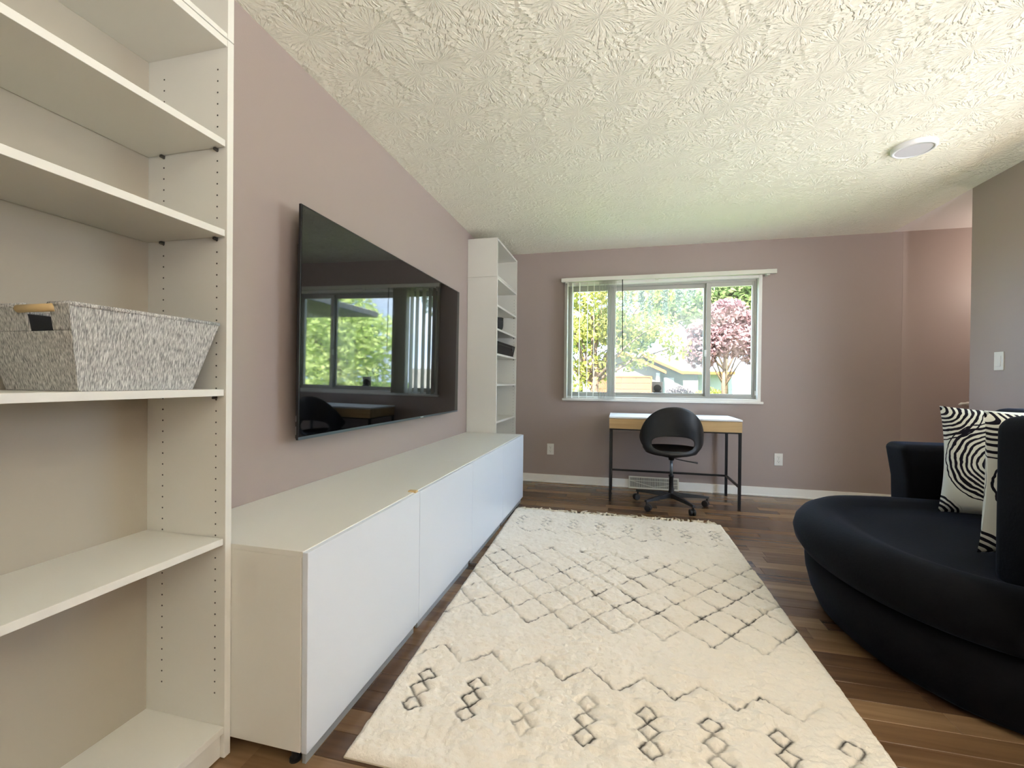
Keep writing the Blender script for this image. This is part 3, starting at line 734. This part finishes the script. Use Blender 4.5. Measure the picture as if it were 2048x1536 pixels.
# ------------------------------------------------------------------ hall fill light, added out of view
hl = thing('hall_fill', 'added fill globe, out of view in the hall beyond the right-hand wall', 'fill light', (4.75,4.2,H-.55))
MB().lathe([(.06,0),(.06,-.02),(.02,-.03)],(4.75,4.2,H),'z',24).build('canopy','lamp_ring',hl)
MB().tube([(4.75,4.2,H-.02),(4.75,4.2,H-.38)],.004,8).build('cord','black_metal',hl)
hm = mat('fill_glow', rgb(255,240,220), .4); hp = hm.node_tree.nodes['Principled BSDF']; hp.inputs['Emission Color'].default_value = rgb(255,242,230); hp.inputs['Emission Strength'].default_value = 12.0
MB().lathe([(.10*math.sin(PI*k/12)+.001, -.46+.10*math.cos(PI*k/12)) for k in range(13)],(4.75,4.2,H),'z',24,cap=False).build('globe',hm,hl,smooth=True)

# ------------------------------------------------------------------ unseen fill uplighters, added behind the camera to brighten the room
FILL_W = 84.0
def fill_uplighter(x, y, label):
    t = thing('fill_lamp', label, 'floor lamp', (x,y,0), 'added fill uplighters')
    MB().lathe([(.14,0),(.14,.015),(.03,.03),(.012,.05)],(x,y,0),'z',32).build('base','black_metal',t,smooth=True)
    MB().lathe([(.012,.04),(.012,1.22)],(x,y,0),'z',16).build('pole','black_metal',t,smooth=True)
    MB().lathe([(.012,1.20),(.05,1.215),(.13,1.26),(.19,1.34),(.185,1.34),(.125,1.268),(.045,1.225),(.012,1.222)],(x,y,0),'z',36,cap=False).build('bowl_shade','lamp_ring',t,smooth=True)
    ld = bpy.data.lights.new('fill_bulb','POINT'); ld.energy = FILL_W; ld.color = (.95,.975,1); ld.shadow_soft_size = .05
    lo = bpy.data.objects.new('fill_bulb',ld); COL.objects.link(lo); lo.parent = t; lo.location = (0,0,1.305)
fill_uplighter(3.2,-1.5,'added fill uplighter farther behind the viewer, against the right wall')
fill_uplighter(3.2,-.35,'added fill uplighter nearer the patio glazing, just behind the viewer')

# ------------------------------------------------------------------ rug
def fbm(ny, nx, cells, octs=4, seed=0):
    r = np.random.default_rng(seed); out = np.zeros((ny,nx)); amp = 1.0; tot = 0
    for o in range(octs):
        cy, cx = max(2,int(cells[0]*2**o)), max(2,int(cells[1]*2**o)); g = r.random((cy+2,cx+2))
        yy = np.linspace(0,cy,ny,endpoint=False); xx = np.linspace(0,cx,nx,endpoint=False)
        iy, ix = yy.astype(int), xx.astype(int); fy, fx = yy-iy, xx-ix; fy = fy*fy*(3-2*fy); fx = fx*fx*(3-2*fx)
        a = g[np.ix_(iy,ix)]; b = g[np.ix_(iy,ix+1)]; c = g[np.ix_(iy+1,ix)]; d = g[np.ix_(iy+1,ix+1)]
        out += amp*((a*(1-fx)+b*fx)*(1-fy)[:,None]+(c*(1-fx)+d*fx)*fy[:,None]); tot += amp; amp *= .55
    return out/tot-.5
rug = thing('rug', 'cream shag rug with dark diamond line pattern on the wood floor', 'rug', (1.34,2.34,0))
RY0, RY1 = 1.10, 3.575
def rug_xl(y): return .540+.0317*(3.575-y)
def rug_xr(y): return 2.118+.006*(3.575-y)
NX, NY = 420, 640
A, Yg = np.meshgrid(np.linspace(0,1,NX), np.linspace(RY0,RY1,NY))
nzl = fbm(NY,NX,(30,18),4,5); nzf = fbm(NY,NX,(120,70),3,6); wob = fbm(NY,NX,(14,9),2,8); wob2 = fbm(NY,NX,(14,9),2,9)
S = A*1.5545; Yp = Yg + .012*wob; Sp = S + .012*wob2
Pd = .1922
uu = (Sp-.393)/Pd; ww = (Yp-1.900)/.2188
def linedist(t): return np.abs(t-np.round(t))
latk = Pd*.2188/math.hypot(Pd,.2188)
d = np.minimum(linedist(uu+ww), linedist(uu-ww))*latk
d = np.where((Yp > 1.885)&(Yp < 2.79), d, 1)
tri = 2*np.abs((uu+.0)-np.floor(uu+.0)-.5)                      # 1 at nodes, 0 between
zf = 3.125-.085*tri; far_ = np.abs(Yp-zf)*.75; d = np.minimum(d, far_)
zn = 1.555+.095*(1-tri); d = np.minimum(d, np.abs(Yp-zn)*.75)
cu = (uu+.5)-np.round(uu+.5)
for yc in (3.215,3.285,3.355):
    dd = np.abs(np.abs(cu)*Pd/.036+np.abs(Yg+.004*wob-yc)/.034-1)*.022; d = np.minimum(d, dd); far_ = np.minimum(far_, dd)
for yc in (1.465,1.395,1.325):
    dd = np.abs(np.abs(cu)*Pd/.034+np.abs(Yp-yc)/.034-1)*.022; d = np.minimum(d, dd)
node = np.minimum(np.hypot(linedist(uu)*Pd, linedist(ww)*.2188), np.hypot(linedist(uu+.5)*Pd, linedist(ww+.5)*.2188))
node = np.where((Yp > 1.885)&(Yp < 2.79), node, 1)
patch = np.clip(.62+1.9*fbm(NY,NX,(26,16),2,12), .12, 1)
near = np.clip((3.2-Yp)/.8, .35, 1)
dark = np.maximum(np.exp(-(d/.0040)**2)*patch*np.clip(near,.7,1), np.exp(-(far_/.0042)**2)*np.clip(patch,.55,.8))
dark = np.maximum(dark, np.exp(-(node/.011)**2)*np.clip(patch*1.3,0,1))
groove = np.exp(-(d/.009)**2)
edge = np.minimum(np.minimum(A,1-A)*1.55, np.minimum(Yg-RY0, RY1-Yg)); round_ = np.clip(edge/.02,0,1)**.5
Z = .004 + round_*(.017 + .012*nzl + .016*nzf - .010*groove)
ridge = fbm(NY,NX,(90,14),3,21); Z += round_*.010*np.abs(ridge)*2
Xg = rug_xl(Yg)+(rug_xr(Yg)-rug_xl(Yg))*A + .006*nzl*(round_<1)
V = np.stack([Xg,Yg,Z],-1).reshape(-1,3)
idx = np.arange(NX*NY).reshape(NY,NX); F = np.stack([idx[:-1,:-1],idx[:-1,1:],idx[1:,1:],idx[1:,:-1]],-1).reshape(-1,4)
pm = np_mesh('pile', V, F); at = pm.attributes.new('dark_line','FLOAT','POINT'); at.data.foreach_set('value', np.clip(dark,0,1).astype(np.float32).ravel())
raw('pile', pm, 'rug', rug, smooth=True)
m = MB(); m.add([(rug_xl(RY0),RY0,.001),(rug_xr(RY0),RY0,.001),(rug_xr(RY1),RY1,.001),(rug_xl(RY1),RY1,.001),(rug_xl(RY0),RY0,.006),(rug_xr(RY0),RY0,.006),(rug_xr(RY1),RY1,.006),(rug_xl(RY1),RY1,.006)],[(0,3,2,1),(0,1,5,4),(1,2,6,5),(2,3,7,6),(3,0,4,7)]); m.build('backing','fringe',rug)
rt = random.Random(11)
for i in range(52):
    x = rug_xl(RY1)+.01+(rug_xr(RY1)-rug_xl(RY1)-.02)*(i+.5)/52 + rt.uniform(-.006,.006)
    L = rt.uniform(.08,.13); a = rt.uniform(-1.1,1.1); dx, dy = math.sin(a)*L, math.cos(a)*L
    p = [(x,RY1-.012,.010),(x+dx*.25,RY1+.004+dy*.25,.012+rt.uniform(0,.006)),(x+dx*.6,RY1+dy*.6,.009),(x+dx*1.05+rt.uniform(-.01,.01),RY1+dy,.006)]
    MB().tube(p,[.005,.009,.008,.0035],6).build('tassel','fringe',rug,smooth=True)

# ------------------------------------------------------------------ black chaise sofa with its parts
sf = thing('chaise_sofa', 'black velvet chaise sofa with a rounded front at the right', 'sofa', (2.8,2.2,0))
ctrl = [(3.42,2.90),(3.05,2.915),(2.75,2.905),(2.46,2.80),(2.27,2.60),(2.195,2.36),(2.20,2.08),(2.265,1.84),(2.42,1.62),(2.66,1.49),(3.0,1.45),(3.42,1.45)]
def catmull(P, n, closed=False):
    out = []; k = len(P)
    rng_ = range(k) if closed else range(k-1)
    for i in rng_:
        p0, p1, p2, p3 = [Vector(P[j % k] if closed else P[min(max(j,0),k-1)]) for j in (i-1,i,i+1,i+2)]
        for s in range(n):
            t = s/n; out.append(.5*((2*p1)+(-p0+p2)*t+(2*p0-5*p1+4*p2-p3)*t*t+(-p0+3*p1-3*p2+p3)*t**3))
    if not closed: out.append(Vector(P[-1]))
    return out
outl = catmull([(*c,0) for c in ctrl], 8)
outl += [Vector((3.42,y_,0)) for y_ in (1.8,2.2,2.6)]
cen = Vector((2.95,2.18,0))
def inset(p, d):
    v = cen-p; L = v.length; return p+v/L*min(d, L*.96)
def sweep(prof, name, material, parent, crown=None):
    n = len(outl); m = MB()
    for ins, z in prof:
        for p in outl:
            q = inset(p, ins); zz = z + (crown(q, ins) if crown else 0); m.v.append((q.x,q.y,zz))
    for j in range(len(prof)-1):
        for i in range(n):
            a, b = j*n+i, j*n+(i+1) % n; m.f.append((a,b,b+n,a+n))
    m.f += [tuple(range(n)), tuple(range((len(prof)-1)*n, len(prof)*n))]
    return m.build(name, material, parent, smooth=True)
sweep([(.13,.012),(.105,.03),(.075,.10),(.055,.18),(.05,.235),(.07,.262),(.20,.27)],'base','velvet',sf)
sweep([(.20,.262),(.07,.266),(.035,.285),(.008,.325),(0,.365),(.010,.405),(.035,.438),(.075,.458),(.12,.462),(.165,.452),(.205,.436),(.235,.428),(.36,.432),(.55,.436)],'seat_cushion','velvet',sf,
      crown=lambda q, ins: .012*math.exp(-((q.x-2.42)**2+(q.y-2.68)**2)/.09))
def softbox(b, r, name, parent, n=3, sub=True, shape=None, material='velvet'):
    me = bpy.data.meshes.new(name); bm = bmesh.new()
    bmesh.ops.create_cube(bm, size=1.0)
    for v in bm.verts:
        v.co = Vector(((b[0]+b[1])/2+v.co.x*(b[1]-b[0]), (b[2]+b[3])/2+v.co.y*(b[3]-b[2]), (b[4]+b[5])/2+v.co.z*(b[5]-b[4])))
    bmesh.ops.bevel(bm, geom=list(bm.edges), offset=r, segments=5, profile=.5, affect='EDGES', clamp_overlap=True)
    bmesh.ops.subdivide_edges(bm, edges=[e for e in bm.edges if e.calc_length() > .1], cuts=3, use_grid_fill=True)
    if shape:
        for v in bm.verts: v.co = shape(v.co.copy())
    bm.to_mesh(me); bm.free()
    return finish(name, me, material, parent, smooth=True)
def back_shape(c):
    t = (c.z-.3)/.66; c.x += .05*t; return c
softbox((3.24,3.44,1.72,2.95,.10,.955),.07,'backrest',sf,shape=back_shape)
def arm_shape(c):
    t = max(0,(c.z-.45)/.29); fl = math.exp(-((c.z-.70)/.06)**2); c.x -= .018*fl*(1 if c.x < 3.05 else 0); c.y += .03*t; return c
softbox((2.935,3.40,2.89,3.09,.02,.738),.035,'far_arm',sf,shape=arm_shape)
softbox((2.60,3.36,1.66,1.86,.395,.975),.055,'near_wing',sf)
def bol(c): return c
softbox((2.482,3.30,1.36,1.60,.435,.685),.11,'side_bolster',sf)

# ------------------------------------------------------------------ ring print cushions
def cushion(label, c, ux, size, thick, tilt, flip=False):
    """square cushion standing on the seat; ux = horizontal direction along its width"""
    o_ = thing('throw_cushion', label, 'cushion', (c[0],c[1],c[2]-size/2), 'ring print cushions')
    ux = Vector(ux).normalized(); nn = Vector((ux.y,-ux.x,0)); uz = (Vector((0,0,1)) + nn*(-tilt)).normalized(); nn = ux.cross(uz).normalized()
    n = 22
    for s, nm in ((1,'front_cover'),(-1,'rear_cover')):
        vs, fs, uvs = [], [], []
        for j in range(n+1):
            for i in range(n+1):
                a, b = i/n, j/n; X, Y = 2*a-1, 2*b-1
                pull = 1-.075*(1-abs(X)**2)*abs(Y)**3 - .0; pully = 1-.075*(1-abs(Y)**2)*abs(X)**3
                hgt = thick/2*((1-X**4)*(1-Y**4))**.42
                p = Vector(c)+ux*(X*size/2*pully)+uz*(Y*size/2*pull)+nn*(s*hgt)
                vs.append(p); uvs.append((a,b))
        for j in range(n):
            for i in range(n):
                k = j*(n+1)+i; fs.append((k,k+1,k+n+2,k+n+1))
        me = bpy.data.meshes.new(nm); me.from_pydata([tuple(v) for v in vs],[],fs)
        uvl = me.uv_layers.new(name='UVMap')
        for l in me.loops: uvl.data[l.index].uv = uvs[l.vertex_index]
        finish(nm, me, 'pillow', o_, smooth=True)
    return o_
cushion('white cushion with black ring print, leaning by the far arm of the black sofa', (3.115,2.47,.715), (.86,-.51,0), .515, .17, .10)
cushion('white ring-print cushion seen edge-on behind the near wing of the black sofa', (2.935,1.985,.715), (1,-.06,0), .53, .14, -.04)

# ------------------------------------------------------------------ outdoors: lawn, drive, house, trees
GZ0 = -.60
lawn = struct(MB().box(-60,80,D+T+.02,110,GZ0-.2,GZ0).build('lawn','grass'))
struct(MB().box(R+T+.02,40,-30,D+T,GZ0-.2,-.14).build('patio','patio'))  # unseen paving outside the added glazing, bounces sun onto the ceiling
dv = MB().add([(-1.6,16,GZ0+.015),(4.6,16,GZ0+.015),(4.6,39.9,GZ0+.015),(-1.6,39.9,GZ0+.015),(-1.6,16,GZ0),(4.6,16,GZ0),(4.6,39.9,GZ0),(-1.6,39.9,GZ0)],[(0,1,2,3),(0,1,5,4),(1,2,6,5),(2,3,7,6),(3,0,4,7)])
struct(dv.build('driveway','concrete'))
struct(MB().box(-60,80,11.5,16,GZ0-.01,GZ0+.01).build('street','concrete'))

hs = thing('house', 'low cream house with orange gable trim across the street', 'house', (3.0,42,GZ0))
def gable_wall(x0, x1, ze, xp, zp, y, yb, nm='wall'):
    return MB().add([(x0,y,GZ0),(x1,y,GZ0),(x1,y,ze),(xp,y,zp),(x0,y,ze),(x0,yb,GZ0),(x1,yb,GZ0),(x1,yb,ze),(xp,yb,zp),(x0,yb,ze)],
        [(0,1,2,3,4),(9,8,7,6,5),(0,5,6,1),(1,6,7,2),(4,9,5,0)]).build(nm,'siding',hs)
def roof_slope(a, b, y0, y1, t=.16):
    (xa,za),(xb,zb) = a, b
    MB().hexa([(xa,y0,za),(xb,y0,zb),(xb,y1,zb),(xa,y1,za),(xa,y0,za+t),(xb,y0,zb+t),(xb,y1,zb+t),(xa,y1,za+t)]).build('roof_slope','roof',hs)
    MB().hexa([(xa,y0-.06,za-.06),(xb,y0-.06,zb-.06),(xb,y0,zb-.06),(xa,y0,za-.06),(xa,y0-.06,za+.20),(xb,y0-.06,zb+.20),(xb,y0,zb+.20),(xa,y0,za+.20)]).build('fascia_board','fascia',hs)
gable_wall(-1.6,4.75,2.05,1.75,3.45,40,48)
roof_slope((-2.1,1.86),(1.75,3.52),39.4,48); roof_slope((1.75,3.52),(5.25,1.86),39.4,48)
gable_wall(4.75,8.1,1.9,3.6,3.3,41.5,48,'wing_wall')
roof_slope((3.3,3.46),(6.8,1.84),40.9,48)
roof_slope((6.6,1.9),(11.0,1.86),41.2,48)
MB().box(4.75,20,42.5,48,GZ0,1.95).build('side_wall','ext_white',hs)
for r in range(4):
    for c in range(4):
        x0, z0 = -.80+c*1.205, GZ0+.02+r*.52
        MB().box(x0,x0+1.18,39.90,39.96,z0,z0+.49).build('garage_panel','garage',hs,bevel=.02)
MB().box(-.95,-.82,39.86,39.98,GZ0,1.62).box(4.02,4.15,39.86,39.98,GZ0,1.62).box(-.82,4.02,39.86,39.98,1.5,1.62).build('garage_frame','fascia',hs)
MB().box(4.45,4.75,39.7,40,GZ0,1.9).build('porch_post','ext_white',hs); MB().box(5.2,6.1,41.44,41.5,GZ0+.1,1.5).build('front_door','ext_white',hs)

def leaves(name, parent, material, centers, radii, n, size, seed, squash=1.0):
    r = np.random.default_rng(seed)
    centers = np.array(centers, float); radii = np.array(radii, float)
    k = r.choice(len(centers), n, p=radii.prod(1)/radii.prod(1).sum())
    dirs = r.normal(size=(n,3)); dirs /= np.linalg.norm(dirs,axis=1)[:,None]
    rad = r.random(n)**.45
    P = centers[k]+dirs*rad[:,None]*radii[k]
    a = r.normal(size=(n,3)); a /= np.linalg.norm(a,axis=1)[:,None]; b = r.normal(size=(n,3)); b -= (b*a).sum(1)[:,None]*a; b /= np.linalg.norm(b,axis=1)[:,None]
    s = size*(.6+.8*r.random(n))[:,None]; a *= s; b *= s*.55
    V = np.stack([P-a, P+b*.9-a*.1, P+a, P-b*.9-a*.1],1).reshape(-1,3); F = np.arange(4*n).reshape(n,4)
    return stuff(raw(name, np_mesh(name,V,F), material, parent))
def tree(label, base, height, crowns, radii, n, size, material, seed, trunk=.14, kind='tree', group=None):
    t = thing('leafy_tree', label, kind, (base[0],base[1],GZ0), group)
    top = Vector((base[0],base[1],GZ0+height*.6)); b0 = Vector((base[0],base[1],GZ0)); r = random.Random(seed)
    MB().tube([b0,b0.lerp(top,.5)+Vector((r.uniform(-.1,.1),0,0)),top],[trunk,trunk*.75,trunk*.4],10).build('trunk','bark',t,smooth=True)
    fork = b0.lerp(top,.45)
    for c in crowns:
        c = Vector(c); mid = fork.lerp(c,.5)+Vector((0,0,.15)); MB().tube([fork,mid,c],[trunk*.45,trunk*.25,trunk*.08],7).build('branch','bark',t,smooth=True)
    leaves('foliage', t, material, crowns, radii, n, size, seed)
    return t
tree('lime-green tree filling the left part of the window view', (.6,13,0), 6.0, [(.2,13,2.6),(1.4,13.4,2.5),(2.3,13.2,2.7),(.9,13,3.6),(-.4,13,3.6),(2.3,13.8,3.9),(-.6,13.2,1.7),(.6,13.2,1.5),(1.8,13.4,1.75),(2.9,13.5,2.1),(.1,13,1.1)],
     [(1.0,.9,.8),(.9,.8,.7),(.7,.7,.5),(1.1,.9,.7),(.8,.8,.7),(.8,.8,.6),(.7,.8,.6),(.7,.7,.5),(.6,.6,.4),(.5,.5,.4),(.6,.6,.5)], 5200, .08, 'leaf_lime', 2)
tree('plum-coloured tree in the right part of the window view', (6.5,24,0), 5.6, [(6.6,24,3.3),(5.4,24,2.6),(7.8,24,2.9),(6.6,24,4.5),(5.6,24.3,3.6),(7.7,24.2,3.9)],
     [(1.2,1.1,1.0),(.9,.9,.8),(1.0,.9,.9),(1.0,1.0,.8),(.9,.9,.8),(.9,.9,.8)], 9000, .13, 'leaf_purple', 3, trunk=.13)
tree('green tree standing high behind the plum-coloured tree', (8.5,33,0), 9, [(8.5,33,6.5),(6.5,33,6.2),(10.5,33,6.0),(9,33,8),(4.5,33.5,6.4)], [(1.8,1.5,1.4)]*5, 7000, .2, 'leaf_green', 4, trunk=.2)
tree('green tree rising behind the left side of the house', (-3,52,0), 12, [(-3,52,6.5),(0,52,7.5),(3,52,6.6),(-6,52,7)], [(2.6,2,2.2)]*4, 6000, .3, 'leaf_green', 5, trunk=.3)
tree('bright green yard tree seen reflected in the television', (8.2,13.5,0), 6, [(8.2,13.5,3.2),(9.6,13.8,2.6),(7.2,13.5,2.4),(8.8,13.5,4.4),(10.8,14,3.4),(7.6,13.6,1.4),(9.4,13.8,1.3)], [(1.3,1.1,1.0)]*7, 9000, .10, 'leaf_brightened', 6)
tree('tall leafy tree beyond the yard, to the right of the house', (15,20,0), 8, [(15,20,4),(17.5,20.5,3.6),(13,20,3.2),(15.5,20,6),(20,21,5)], [(2.2,1.6,1.6)]*5, 7000, .16, 'leaf_brightened', 7, trunk=.2)
tree('wide green tree closing the far right of the yard', (24,27,0), 9, [(24,27,4),(28,27,4.2),(21,27.5,3.4),(25,27,7),(31,28,5)], [(3,2,2.2)]*5, 7000, .24, 'leaf_green', 8, trunk=.25)
# weeping branch tips hanging in front of the window view
wp = thing('weeping_conifer', 'weeping conifer with grey-green branch tips hanging outside the window', 'tree', (-.2,8.2,GZ0))
MB().tube([(-.2,8.2,GZ0),(-.15,8.1,1.5),(.0,8,3.15)],[.14,.11,.06],10).build('trunk','bark',wp,smooth=True)
strands = MB(); rs = random.Random(5); cl_ = []; rd_ = []
for xa, zt, zb, wdt in ((1.53,2.95,2.18,.09),(1.83,2.95,1.93,.10),(2.16,2.95,2.10,.12),(2.36,2.95,2.28,.08),(2.52,2.95,2.36,.10),(1.68,2.95,2.4,.07)):
    for k in range(5):
        x = xa+rs.uniform(-wdt,wdt); z = zb+rs.uniform(0,.25)
        strands.tube([(x,8+rs.uniform(-.1,.1),zt),(x+rs.uniform(-.03,.03),8,(zt+z)/2),(x+rs.uniform(-.04,.04),8,z)],[.006,.004,.002],5)
        for q in range(7): t = q/6; cl_.append((x+rs.uniform(-.02,.02),8,z+(zt-z)*t)); rd_.append((.035,.035,.10))
strands.build('twigs','bark',wp)
MB().tube([(-.1,8.05,2.9),(.6,8,3.1),(1.6,8,3.05),(2.9,8,2.95)],[.05,.05,.04,.015],8).build('bough','bark',wp,smooth=True)
leaves('needles', wp, 'needles', cl_, rd_, 4200, .022, 9)
for i, (x, yv, lab) in enumerate(((5.9,36.5,'small reddish shrub by the house entry'),(7.7,34,'pale green shrub below the plum-coloured tree'))):
    t = thing('garden_shrub', lab, 'shrub', (x,yv,GZ0))
    leaves('foliage', t, 'leaf_purple' if i == 0 else 'leaf_lime', [(x,yv,.1),(x-.5,yv,-.1),(x+.5,yv,-.1)], [(.7,.6,.7)]*3, 1500, .09, 30+i)
    MB().tube([(x,yv,GZ0),(x,yv,.2)],[.05,.02],7).build('stem','bark',t)
# eave of the neighbouring wing, seen only in the reflection
ev = thing('eave', 'pale eave with gutter reflected at the top of the television window', 'eave', (5.0,6.5,2.3))
MB().box(4.25,6.4,5.0,9.0,2.42,2.50).build('soffit','ext_white',ev); MB().box(4.13,4.25,5.0,9.0,2.40,2.53).build('gutter','ext_white',ev,bevel=.02)
